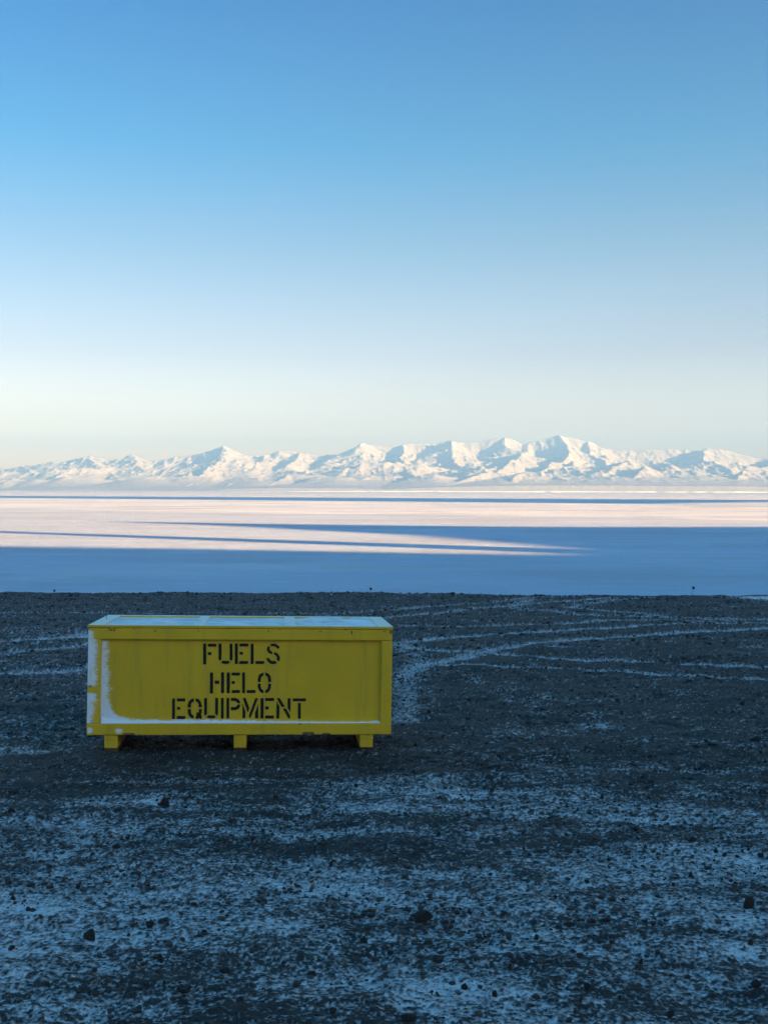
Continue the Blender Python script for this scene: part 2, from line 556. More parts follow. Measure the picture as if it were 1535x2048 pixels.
def ridged(x, y, seed, octv=5, gain=0.55):
    s_, a, t, w = 0, 1.0, 0.0, 1.0
    for k in range(octv):
        n = (1 - np.abs(2 * vnoise(x * 2.03 ** k, y * 2.03 ** k, seed + k * 5) - 1)) ** 2
        s_ = s_ + a * n * w
        w = np.clip(n * 1.6, 0, 1)
        t += a
        a *= gain
    return s_ / t


rough = (ridged(X / 520, Y / 700, 51) - 0.46) * 80 + (ridged(X / 110, Y / 150, 61, 4, 0.6) - 0.4) * 32
H = H + rough * sstep(12, 260, H) * 0.8 * (0.25 + 0.75 * off)
H = np.where(Y < 9050, np.minimum(H, (Y - 9000) * 0.1), H)
mtn = mesh_from('mountains', np.stack([X, Y, H], -1).reshape(-1, 3), grid_faces(len(yrow), len(acol)), M_MTN)
tag(mtn, kind='structure')

# ------------------------------------------------------------------ hills behind and beside the camera: they throw the shade on the shore and the ice
LX, LY = -math.sin(SUN_AZ), -math.cos(SUN_AZ)     # the way the light travels
UX, UY = LY, -LX


def uv_of(px, py):
    x, y = on_plane_z(px, py)
    return x * UX + y * UY, x * LX + y * LY


EDGE_BASE = [(-150, 1090), (0, 1092), (260, 1095), (500, 1099), (700, 1103), (900, 1106.5), (1000, 1107.5), (1080, 1105), (1140, 1102)]
EDGE_B = [(1110, 1097), (1000, 1087.5), (900, 1079), (767, 1068), (620, 1061), (500, 1055), (400, 1049.5), (300, 1046.3), (180, 1042.5), (260, 1043.2), (400, 1045.5), (500, 1047.3), (767, 1050.5),
          (1000, 1053), (1250, 1053.5), (1535, 1053.2), (1700, 1053)]
tab = [(-500, 420), (0, 360)] + [uv_of(*p) for p in EDGE_BASE] + [uv_of(*p) for p in EDGE_B]
tab = [tab[0], tab[1]] + sorted(tab[2:])
ue = tab[-1][0]
tab += [(ue + 40, -90), (ue + 80, -150)]
cA, cB = uv_of(1535, 1011), uv_of(0, 995)
dU, dT = uv_of(0, 991.6), uv_of(1535, 1000)
u1 = (cA[0] + cB[0]) / 2
tab += [(u1 - 45, -150), (u1 - 15, cA[1] + 200), (u1 + 5, cB[1] + 500), (dU[0], max(dU[1], cB[1] + 100)), (dT[0], dT[1]), (dT[0] + 150, dT[1] - 300), (dT[0] + 400, -100)]
tab = sorted(tab)
print('SHADOW TABLE', [(round(a), round(b)) for a, b in tab])
tu = np.array([a for a, b in tab])
tv = np.array([b for a, b in tab])
hu = np.concatenate([np.arange(-500, 330, 4.0), np.arange(330, 430, 1.5), np.arange(430, tu[-1] + 100, 4.0)])
vmx = np.interp(hu, tu, tv, right=-150)
uA = np.mean([uv_of(*p)[0] for p in [(0, 1066), (260, 1071.5), (500, 1079), (767, 1089), (1000, 1099)]])
vmx = np.maximum(vmx, 640 - np.maximum(np.abs(hu - uA) - 3.5, 0) * 60)
V0 = -300.0
ridge_h = np.maximum((vmx - V0) * math.tan(SUN_EL), 0)
hv = np.concatenate([np.linspace(-1100, -380, 16), np.linspace(-360, 60, 70)])
UU, VV = np.meshgrid(hu, hv)
HH = ridge_h[None, :] - np.abs(VV - V0) * np.where(VV > V0, 0.80, 0.22)
HH = HH + 9 * (fbm(UU / 40, VV / 40, 71, 4) - 0.62) * sstep(4, 60, np.abs(VV - V0))
HH = np.maximum(HH, -6)
hill = mesh_from('hills', np.stack([UU * UX + VV * LX, UU * UY + VV * LY, HH], -1).reshape(-1, 3), grid_faces(len(hv), len(hu)), M_HILL)
tag(hill, kind='structure')

# ------------------------------------------------------------------ ground: one sheet of gravel with blown snow
G0, GY, GS, GL = 17.878, 8.97, math.tan(R(2.25)), 0.0012


def brow(x):
    return 31.7 + 1.2 * (vnoise(x / 9.0, x * 0 + 2, 4) - 0.5) + 0.5 * (vnoise(x / 2.2, x * 0, 8) - 0.5)


def ground_base(x, y):
    x = np.asarray(x, float)
    y = np.asarray(y, float)
    z = G0 - GS * (y - GY) - GL * (x + 1.0)
    z = np.minimum(z, 26 + 0 * z)
    z = z + 0.10 * (fbm(x / 7.0, y / 5.0, 81, 3) - 0.5) * sstep(9.5, 16, y) + 0.03 * (fbm(x / 1.1, y / 0.9, 83, 3) - 0.5)
    b = brow(x)
    z = z + 0.05 * np.exp(-((y - b + 0.6) / 1.0) ** 2) * (vnoise(x / 3.3, x * 0, 14) + 0.6 * vnoise(x / 0.7, x * 0, 15) - 0.4)
    z = z - 0.022 * np.exp(-(((x + 1.1) / 1.9) ** 4 + ((y - 9.5) / 1.3) ** 4))
    return z - np.where(y > b, np.where(y - b < 3, (y - b) ** 2 / 3 * 0.27, (y - b - 3) * 0.54 + 0.81), 0)


def px_ground(px, py):
    d = ray(px, py)
    t = 12.0
    for _ in range(40):
        x, y = d.x * t, d.y * t
        z = float(ground_base(x, y))
        t += 0.7 * ((CAM_Z + d.z * t) - z) / max(0.05, -(d.z) - GS)
        t = min(max(t, 2.5), 36)
    return d.x * t, d.y * t, float(ground_base(d.x * t, d.y * t))


TRACKS = [  # wheel tracks: photo points, width (m), strength
    ([(640, 1231), (800, 1217), (896, 1209), (992, 1203), (1068, 1194), (1135, 1192)], 0.35, .55),
    ([(700, 1236), (800, 1231), (872, 1225), (944, 1216), (1020, 1210), (1068, 1205), (1145, 1200), (1231, 1194)], 0.4, .65),
    ([(1068, 1199), (1025, 1208), (1049, 1217), (1106, 1222), (1160, 1228), (1279, 1232), (1535, 1239)], 0.4, .65),
    ([(1300, 1194), (1260, 1196), (1198, 1203), (1145, 1212), (1183, 1217), (1269, 1225), (1351, 1234), (1535, 1246)], 0.4, .65),
    ([(800, 1251), (920, 1252), (1087, 1246), (1231, 1240), (1327, 1239), (1423, 1245)], 0.35, .65),
    ([(790, 1289), (862, 1277), (944, 1271), (1068, 1263), (1198, 1256), (1279, 1251), (1375, 1246), (1560, 1246)], 0.3, .8),
    ([(820, 1350), (848, 1328), (920, 1313), (992, 1297), (1087, 1284), (1231, 1273), (1375, 1263), (1560, 1254)], 0.28, .85),
    ([(790, 1286), (872, 1298), (958, 1301), (1040, 1309), (1159, 1317), (1327, 1324), (1560, 1336)], 0.24, .85),
    ([(830, 1334), (920, 1328), (1001, 1332), (1107, 1336), (1255, 1342), (1399, 1350), (1560, 1358)], 0.22, .85),
    ([(800, 1285), (829, 1312), (843, 1335), (822, 1366), (812, 1409), (803, 1440)], 0.30, .62),
    ([(-20, 1283), (90, 1276), (190, 1268)], 0.4, .85), ([(-20, 1306), (90, 1298), (190, 1286)], 0.3, .7),
    ([(-20, 1346), (100, 1341), (190, 1330)], 0.3, .8), ([(-20, 1224), (300, 1226), (640, 1226)], 0.3, .5),
]
PATCHES = [(1505, 1295, 22, 4, .9), (945, 1352, 18, 5, .8), (952, 1362, 20, 4, .8), (1020, 1364, 18, 3, .7), (1030, 1378, 22, 4, .8), (1022, 1395, 20, 3, .7),
           (1095, 1392, 30, 4, .7), (1068, 1410, 26, 6, .8), (1080, 1425, 24, 5, .7), (1195, 1456, 28, 6, .9), (1210, 1443, 14, 3, .9), (1180, 1434, 22, 3, .6),
           (1010, 1465, 50, 14, .5), (1360, 1386, 30, 3, .6), (1400, 1456, 26, 3, .7), (240, 1563, 130, 3.5, .9), (470, 1563, 150, 3.5, .9), (420, 1641, 170, 5, .9), (310, 1600, 20, 6, .9),
           (100, 1712, 70, 18, .6), (120, 1740, 40, 6, .5), (600, 1750, 180, 30, .5), (640, 1775, 120, 14, .5), (95, 1815, 40, 10, .5), (880, 1690, 70, 14, .5), (910, 1745, 80, 8, .7), (1300, 1644, 60, 3.5, .8),
           (1165, 1762, 26, 6, .8), (1390, 1580, 40, 10, .8), (1030, 1785, 40, 4, .9), (1080, 1870, 50, 6, .7), (900, 1965, 90, 14, .8), (860, 2010, 90, 14, .7), (1480, 1905, 60, 12, .8),
           (1480, 1840, 60, 8, .7), (360, 1975, 60, 10, .6), (640, 1890, 50, 9, .7), (30, 1965, 30, 14, .6), (560, 1860, 90, 12, .5), (240, 1870, 60, 8, .5), (660, 2035, 60, 14, .5), (1500, 2020, 50, 12, .6),
           (1496, 1195.5, 46, 3.2, 1.6), (1550, 1197, 50, 5.5, 1.6)]

th = np.concatenate([np.linspace(-180, -40, 60, endpoint=False), np.linspace(-40, -25, 90, endpoint=False), np.linspace(-25, 25, 1150, endpoint=False),
                     np.linspace(25, 40, 90, endpoint=False), np.linspace(40, 180, 60, endpoint=False)])
th = np.radians(th)
rr = [0.3, 0.8, 1.3, 1.8, 2.3, 2.7, 3.0]
while rr[-1] < 38:
    r = rr[-1]
    rr.append(r + min(0.22, max(0.0055, r * r * 0.00038)))
rr += list(np.linspace(38.8, 80, 40)) + list(np.geomspace(84, 950, 26))
rr = np.array(rr)
TT, RR = np.meshgrid(th, rr)
X, Y = RR * np.sin(TT), RR * np.cos(TT)
Z = ground_base(X, Y)
near = sstep(60, 36, RR)
# gravel relief
p1 = vnoise(X / 0.045, Y / 0.045, 91)
p2 = vnoise(X / 0.014, Y / 0.016, 92)
p3 = vnoise(X / 0.16, Y / 0.14, 93)
p4 = 0.5 * (vnoise(X / 0.009, Y / 0.012, 94) + vnoise(X / 0.035, Y / 0.014, 96))
peb = 0.009 * sstep(0.6, 0.95, p1) + 0.006 * p2 + 0.026 * (p3 - 0.5) + 0.03 * (vnoise(X / 0.42, Y / 0.38, 95) - 0.5)
# coverage of the blown snow
big = fbm(X / 2.6, Y / 1.5, 101, 4, 0.55)
mid = fbm(X / 1.0, Y / 0.27, 107, 5, 0.58)
amp = 0.62 + 0.38 * sstep(11, 7.5, Y)
cov = 0.20 + 0.45 * (big - 0.5) + 0.92 * amp * (mid - 0.5)
cov += 0.30 * sstep(9.0, 6.0, Y) - 0.065 * sstep(8.5, 12, Y) - 0.06 * sstep(22, 30, Y)
cov += 0.16 * sstep(-2.2, -2.9, X) * sstep(5, 8, Y) * sstep(26, 18, Y)
cov -= 0.14 * np.exp(-(((X + 0.9) / 1.7) ** 4 + ((Y - 9.6) / 1.6) ** 4))     # less snow under and before the crate
rut = np.zeros_like(X)
for pts, wd, st in TRACKS:
    P = [px_ground(*p)[:2] for p in pts]
    Q = []
    for i in range(len(P) - 1):
        p0, pa, pb, p3_ = P[max(i - 1, 0)], P[i], P[i + 1], P[min(i + 2, len(P) - 1)]
        for t in np.linspace(0, 1, 7)[:-1]:
            Q.append(tuple(0.5 * ((2 * pa[j]) + (-p0[j] + pb[j]) * t + (2 * p0[j] - 5 * pa[j] + 4 * pb[j] - p3_[j]) * t * t
                                  + (-p0[j] + 3 * pa[j] - 3 * pb[j] + p3_[j]) * t ** 3) for j in (0, 1)))
    Q.append(P[-1])
    jx = X + 0.14 * (vnoise(X / 1.3, Y / 1.3, 121) - 0.5)
    jy = Y + 0.14 * (vnoise(X / 1.3, Y / 1.3, 122) - 0.5)
    dmin = np.full(X.shape, 1e9)
    for (x0, y0), (x1, y1) in zip(Q, Q[1:]):
        dx, dy = x1 - x0, y1 - y0
        t = np.clip(((jx - x0) * dx + (jy - y0) * dy) / (dx * dx + dy * dy + 1e-9), 0, 1)
        np.minimum(dmin, np.hypot(jx - x0 - t * dx, jy - y0 - t * dy), out=dmin)
    prf = np.exp(-(dmin / (0.72 * wd)) ** 2)
    np.maximum(rut, prf * st, out=rut)
cov = np.maximum(cov + 0.45 * rut, 0.17 + 0.62 * rut)
for px, py, sx, sy, st in PATCHES:
    x0, y0, _ = px_ground(px, py)
    xa = px_ground(px + sx, py)[0] - x0
    ya = abs(px_ground(px, py - sy)[1] - y0) + 0.02
    e = ((X - x0 + 0.3 * xa * (mid - 0.5)) / xa) ** 2 + ((Y - y0) / ya) ** 2
    cov += st * 0.38 * np.exp(-e)
Z = Z + near * (peb - 0.03 * rut * sstep(8, 12, Y))
lift = sstep(0.55, 0.9, p1) * 0.12 + (p2 - 0.5) * 0.60 + (p3 - 0.5) * 0.10 + (p4 - 0.5) * 0.95
lift = lift * (1 - 0.45 * rut)
snow = np.clip(cov - lift, -0.5, 1.6)
ground = mesh_from('ground', np.stack([X, Y, Z], -1).reshape(-1, 3), grid_faces(len(rr), len(th), True), M_GROUND, attrs={'snow': snow})
tag(ground, kind='structure')

# ------------------------------------------------------------------ crate
HB, DP, WD, SK = 0.8786, 1.047, 2.44, 0.132
crate = bpy.data.objects.new('equipment_crate', None)
C.objects.link(crate)
yaw, pit, rol = 9.37203517e-02, -3.64575045e-02, 1.58896499e-02
CM = (Matrix.Translation((-1.15271976, 8.96954325, 18.0094167)) @ Matrix.Rotation(yaw, 4, 'Z') @ Matrix.Rotation(pit, 4, 'X')
      @ Matrix.Rotation(rol, 4, 'Y'))
crate.matrix_world = CM @ Matrix.Translation((0, 0, -SK))
tag(crate, 'yellow painted wooden crate stencilled FUELS HELO EQUIPMENT with snow on its lid', 'crate')
CMI = CM.inverted()


def on_front(px, py, y0=0.0):
    """photo point -> (x, z) on the crate plane y = y0, z from the bottom of the box"""
    o = CMI @ Vector((0, 0, CAM_Z))
    d = CMI.to_3x3() @ ray(px, py)
    t = (y0 - o.y) / d.y
    return o.x + d.x * t, o.z + d.z * t


def to_px(P):
    """crate-local points (n,3), z from the box bottom -> photo pixels"""
    M = np.array(co.matrix_world.inverted() @ CM)
    q = P @ M[:3, :3].T + M[:3, 3]
    return CX + q[:, 0] / -q[:, 2] * F, CY - q[:, 1] / -q[:, 2] * F


def board(name, x0, x1, z0, z1, y, th_, mat, parent, step=0.005, marks=None, wave=0.0):
    """board facing the viewer with a gridded front that carries wear and dark-edge masks; heights from the box bottom"""
    nx, nz = max(2, int((x1 - x0) / step)), max(2, int((z1 - z0) / step))
    ax, az = np.linspace(x0, x1, nx), np.linspace(z0, z1, nz)
    gx, gz = np.meshgrid(ax, az)
    gy = np.full_like(gx, y)
    # eased outer edges
    ed = np.minimum.reduce([gx - x0, x1 - gx, gz - z0, z1 - gz])
    gy = gy + 0.003 * np.clip(1 - ed / 0.006, 0, 1) ** 2
    if wave:
        gy = gy + wave * (fbm(gx * 1.6, gz * 1.6, 131, 2) - 0.5)
        gz = gz + np.where(gz == z0, 0.006 * np.maximum(fbm(gx * 9, gz * 0, 133, 3) - 0.5, 0), 0)
    V = np.stack([gx, gy, gz], -1).reshape(-1, 3)
    Fc = grid_faces(nz, nx)
    n0 = len(V)
    back = np.array([[x0, y + th_, z0], [x1, y + th_, z0], [x1, y + th_, z1], [x0, y + th_, z1]])
    me_f = [tuple(f) for f in Fc]
    rim = {'b': list(range(nx)), 't': list(range((nz - 1) * nx, nz * nx)), 'l': [i * nx for i in range(nz)], 'r': [i * nx + nx - 1 for i in range(nz)]}
    allv = np.concatenate([V, back])
    polys = me_f + [tuple(rim['b'][::-1] + [n0, n0 + 1]), tuple(rim['t'] + [n0 + 2, n0 + 3]),
                    tuple(rim['l'] + [n0 + 3, n0]), tuple(rim['r'][::-1] + [n0 + 1, n0 + 2]), (n0 + 3, n0 + 2, n0 + 1, n0)]
    me = bpy.data.meshes.new(name)
    vv = allv.copy()
    vv[:, 2] += SK
    me.from_pydata(vv.tolist(), [], polys)
    px, py = to_px(allv)
    mk = marks(px, py, allv) if marks else {}
    # knocked edges: paint rubbed off in places along the rim of every board
    edv = np.concatenate([ed.ravel(), np.zeros(4)])
    wx, wz = allv[:, 0] / 0.05 + x0 * 31, allv[:, 2] / 0.05 + z1 * 17
    rub = sstep(0.009, 0.002, edv) * sstep(0.56, 0.68, fbm(wx, wz, 137, 3))
    mk['chip'] = np.maximum(mk.get('chip', 0 * edv), rub * 0.62)
    for an in ('snow', 'chip', 'scuff_edge_dark'):
        at = me.attributes.new(an, 'FLOAT', 'POINT')
        at.data.foreach_set('value', np.asarray(mk.get(an, np.zeros(len(allv))), np.float32))
    me.materials.append(mat)
    o = bpy.data.objects.new(name, me)
    C.objects.link(o)
    o.parent = parent
    return o


def blob(px, py, cx, cy, rx, ry, p=2):
    return np.clip(1.15 - (np.abs((px - cx) / rx) ** p + np.abs((py - cy) / ry) ** p) * 0.6, 0, 1)


def m_panel(px, py, V):
    n = fbm(px / 14, py / 9, 141, 4)
    edge = 214 + 3 * (vnoise(py / 11, py * 0, 5) - 0.5) * 3 + sstep(1385, 1445, py) * 10 + 5 * np.exp(-((py - 1352) / 14) ** 2)
    n2 = fbm(px / 5, py / 1.6, 143, 3)
    left = sstep(14, -10, px - edge - 10 * (n - 0.5) - 14 * (n2 - 0.5)) * sstep(1275, 1284, py)
    low = 1440.5 - 22 * np.exp(-np.maximum(px - 215, 0) / 20.0) - 40 * np.exp(-np.maximum(px - 208, 0) / 9.0) + 4.5 * sstep(330, 740, px)
    low = low - 4 * sstep(735, 765, px)
    bot = sstep(-6, 4, py - low - 4 * (n - 0.5) - 4 * (n2 - 0.5))
    return {'snow': np.maximum(left, bot) * 1.05, 'scuff_edge_dark': 0.45 * sstep(0.72, 0.8, fbm(px / 6, py / 6, 145, 3))}


def m_top(px, py, V):
    sc = np.zeros_like(px)
    for a in [(218, 1255, 3, 3), (222, 1260, 5, 2), (229, 1259, 1.6, 5), (311, 1262, 2.2, 2), (397, 1262, 1.5, 1.5), (537, 1263, 1.8, 1.8), (641, 1263, 2.2, 1.8),
              (690, 1258, 2.4, 3), (703, 1265, 1.6, 5), (769, 1263, 2, 2), (268, 1258, 2, 1.4), (560, 1259, 1.4, 1.4)]:
        sc = np.maximum(sc, blob(px, py, *a))
    return {'scuff_edge_dark': np.maximum(sc, sstep(1257.2, 1255.6, py + 1.2 * vnoise(px / 8, py * 0, 3)) * 0.8), 'chip': blob(px, py, 782, 1264, 4, 4),  # small dark marks, plus a darker strip along the rail's top edge
            'snow': sstep(196, 182, px + 6 * (vnoise(py / 6, py * 0, 4) - .5)) * sstep(1256, 1264, py) * .85}


def m_lstile(px, py, V):
    e = 194 - sstep(1385, 1450, py) * 8 + 5 * (fbm(px / 9, py / 9, 151, 3) - 0.5)
    gap = 1 - np.exp(-((py - 1379) / 7) ** 4)
    return {'snow': sstep(11, -9, px - e - 12 * (fbm(px / 5, py / 1.6, 153, 3) - 0.5)) * gap * (0.62 + 0.5 * fbm(px / 7, py / 12, 155, 3)), 'chip': np.maximum(blob(px, py, 181, 1371, 4, 4), blob(px, py, 183, 1444, 3, 4)), 'scuff_edge_dark': blob(px, py, 188, 1287, 2, 2)}


def m_bottom(px, py, V):
    ch = np.maximum.reduce([blob(px, py, 616, 1467.5, 12, 4, 4), blob(px, py, 652, 1469, 9, 3.5, 3), blob(px, py, 258, 1468.5, 13, 3), blob(px, py, 600, 1448, 4, 1.2)])
    sn = np.maximum(blob(px, py, 238, 1462, 8, 6) * sstep(1453, 1459, py), blob(px, py, 180, 1461, 6, 7))
    return {'chip': ch, 'snow': sn * 0.8, 'scuff_edge_dark': sstep(1467.5, 1470.5, py + 3 * (vnoise(px / 9, px * 0, 6) - 0.5)) * 0.6}  # last mask darkens the rail along its bottom edge


def m_rstile(px, py, V):
    return {'snow': sstep(763.2, 761.2, px) * 0.8 * vnoise(px * 0, py / 14, 7), 'scuff_edge_dark': 0.6 * blob(px, py, 770, 1330, 1.5, 1.5)}


zt = 0.765
panel = board('front_panel', -1.13, 1.145, 0.082, 0.775, 0.032, 0.018, M_PAINT, crate, 0.005, m_panel, 0.002)
board('top_rail', -WD / 2, WD / 2, zt, 0.8555, 0.0, 0.05, M_PAINT, crate, 0.005, m_top, 0.002)
board('bottom_rail', -WD / 2, WD / 2, 0.0, 0.092, 0.0, 0.05, M_PAINT, crate, 0.005, m_bottom, 0.002)
board('stile', -WD / 2, -1.118, 0.0925, zt - 0.0005, 0.0015, 0.05, M_PAINT, crate, 0.005, m_lstile, 0.001)
board('stile', 1.132, WD / 2, 0.0925, zt - 0.0005, 0.0015, 0.05, M_PAINT, crate, 0.005, m_rstile, 0.001)


def crate_box(name, boxes, mat, parent=crate, bev=0.003):
    bm = bmesh.new()
    for b in boxes:
        add_box(bm, *b[:4], b[4] + SK, b[5] + SK, bev)
    return obj(name, bm, mat, parent)


h = WD / 2
for s in (-1, 1):
    xo, xi = (-h, -h + 0.03) if s < 0 else (h - 0.03, h)
    px0, px1 = (-h + 0.022, -h + 0.04) if s < 0 else (h - 0.04, h - 0.022)
    crate_box('side_panel', [(px0, px1, 0.051, DP - 0.03, 0.01, 0.855)], M_PAINT)
    for ya, yb in ((0.051, 0.15), (DP - 0.13, DP - 0.031)):
        crate_box('side_stile', [(xo, xi - 0.008, ya, yb, 0.093, 0.764)] if s < 0 else [(xo + 0.008, xi, ya, yb, 0.093, 0.764)], M_PAINT)
    for za, zb in ((0.001, 0.092), (zt, 0.855)):
        crate_box('side_rail', [(xo, xi, 0.051, DP - 0.03, za, zb)], M_PAINT)
crate_box('back_panel', [(-h + 0.001, h - 0.001, DP - 0.029, DP, 0.0, 0.855)], M_PAINT)
crate_box('floor_panel', [(-h + 0.041, h - 0.041, 0.051, DP - 0.03, 0.003, 0.022)], M_WOOD)

# lid
lid = crate_box('lid', [(-h - 0.003, h + 0.003, -0.004, DP + 0.003, 0.8595, 0.8665)], M_PAINT_TOP, crate, 0.0015)
crate_box('lid_frame', [(-h - 0.004, -h + 0.115, -0.005, DP + 0.004, 0.867, 0.8795), (h - 0.115, h + 0.004, -0.005, DP + 0.004, 0.867, 0.8795),
                        (-h + 0.1155, h - 0.1155, -0.005, 0.07, 0.867, 0.8795), (-h + 0.1155, h - 0.1155, DP - 0.08, DP + 0.004, 0.867, 0.8795)], M_PAINT_TOP, lid, 0.002)
for bx in (-0.36, 0.385):
    crate_box('batten', [(bx - 0.045, bx + 0.045, 0.0705, DP - 0.0805, 0.867, 0.8785)], M_PAINT_TOP, lid, 0.002)
# snow lying in the fields of the lid
sx = np.linspace(-h + 0.1, h - 0.1, 420)
sy = np.linspace(0.02, DP - 0.04, 150)
gx, gy = np.meshgrid(sx, sy)
t = 0.0115 + 0.010 * (fbm(gx * 3, gy * 4, 161, 4) - 0.5) - 0.035 * sstep(0.56, 0.80, fbm(gx * 4.5, gy * 7, 165, 4))
t -= 0.016 * sstep(DP - 0.30, DP - 0.10, gy + 0.25 * (fbm(gx * 2.2, gy * 0, 163, 3) - 0.5)) * sstep(0.40, 0.62, fbm(gx * 1.5, gy * 0 + 4, 167, 2) + 0.05)
for bx in (-0.36, 0.385):
    t -= 0.004 * np.exp(-((gx - bx - 0.035) / 0.03) ** 2)
t -= 0.010 * np.clip(1 - np.minimum(gx + h - 0.1, h - 0.1 - gx) / 0.03, 0, 1)
t -= 0.012 * np.clip(1 - (gy - 0.02) / 0.03, 0, 1)
V = np.stack([gx, gy, 0.8668 + np.maximum(t, -0.003) + SK], -1).reshape(-1, 3)
mesh_from('snow_layer', V, grid_faces(150, 420), M_LIDSNOW, lid)
# drift of snow on the ledge of the recess
lx = np.linspace(-1.112, 1.128, 400)
hgt = 0.006 + 0.016 * np.exp(-(lx + 1.11) / 0.5) + 0.03 * np.exp(-(lx + 1.112) / 0.10) + 0.006 * np.exp((lx - 1.128) / 0.05)
hgt = hgt * (0.75 + 0.5 * fbm(lx * 7, lx * 0, 171, 3))
V = np.stack([np.stack([lx, lx * 0 + 0.0015, lx * 0 + 0.0926], -1), np.stack([lx, lx * 0 + 0.016, 0.0925 + hgt * 0.45], -1), np.stack([lx, lx * 0 + 0.036, 0.0925 + hgt], -1)], 0)
V[..., 2] += SK
mesh_from('snow_drift', V.reshape(-1, 3), grid_faces(3, 400), M_DRIFT, panel)

# skids
for px0, px1 in ((208, 235.5), (467, 493), (719.5, 746)):
    xa, xb = on_front(px0, 1480)[0], on_front(px1, 1480)[0]
    yo = 0.012
    sk = crate_box('skid', [(xa, xb, yo, DP - 0.012, -0.040, -0.0005), (xa + 0.002, xb - 0.002, yo + 0.002, DP - 0.014, -0.106, -0.0405)], M_PAINT, crate, 0.004)
    crate_box('runner', [(xa + 0.003, xb - 0.001, yo + 0.004, DP - 0.016, -SK - 0.02, -0.1065)], M_WOOD, sk, 0.005)
# two thin wires standing on the lid
for pxw, y0w, ht in ((213, 0.55, 0.056), (491, DP - 0.02, 0.05)):
    x0, _ = on_front(pxw, 1236, y0w)
    bm = bmesh.new()
    r_ = bmesh.ops.create_cone(bm, cap_ends=True, segments=6, radius1=0.0025, radius2=0.002, depth=ht)
    for v in r_['verts']:
        v.co += Vector((x0, y0w, 0.878 + SK + ht / 2))
    obj('wire_pin', bm, M_WIRE, lid)

# stencilled words
def rc(a, b, c, d):
    return [(a, b), (c, b), (c, d), (a, d)]


def mirror(p, cx):
    return [(2 * cx - x, y) for x, y in p][::-1]


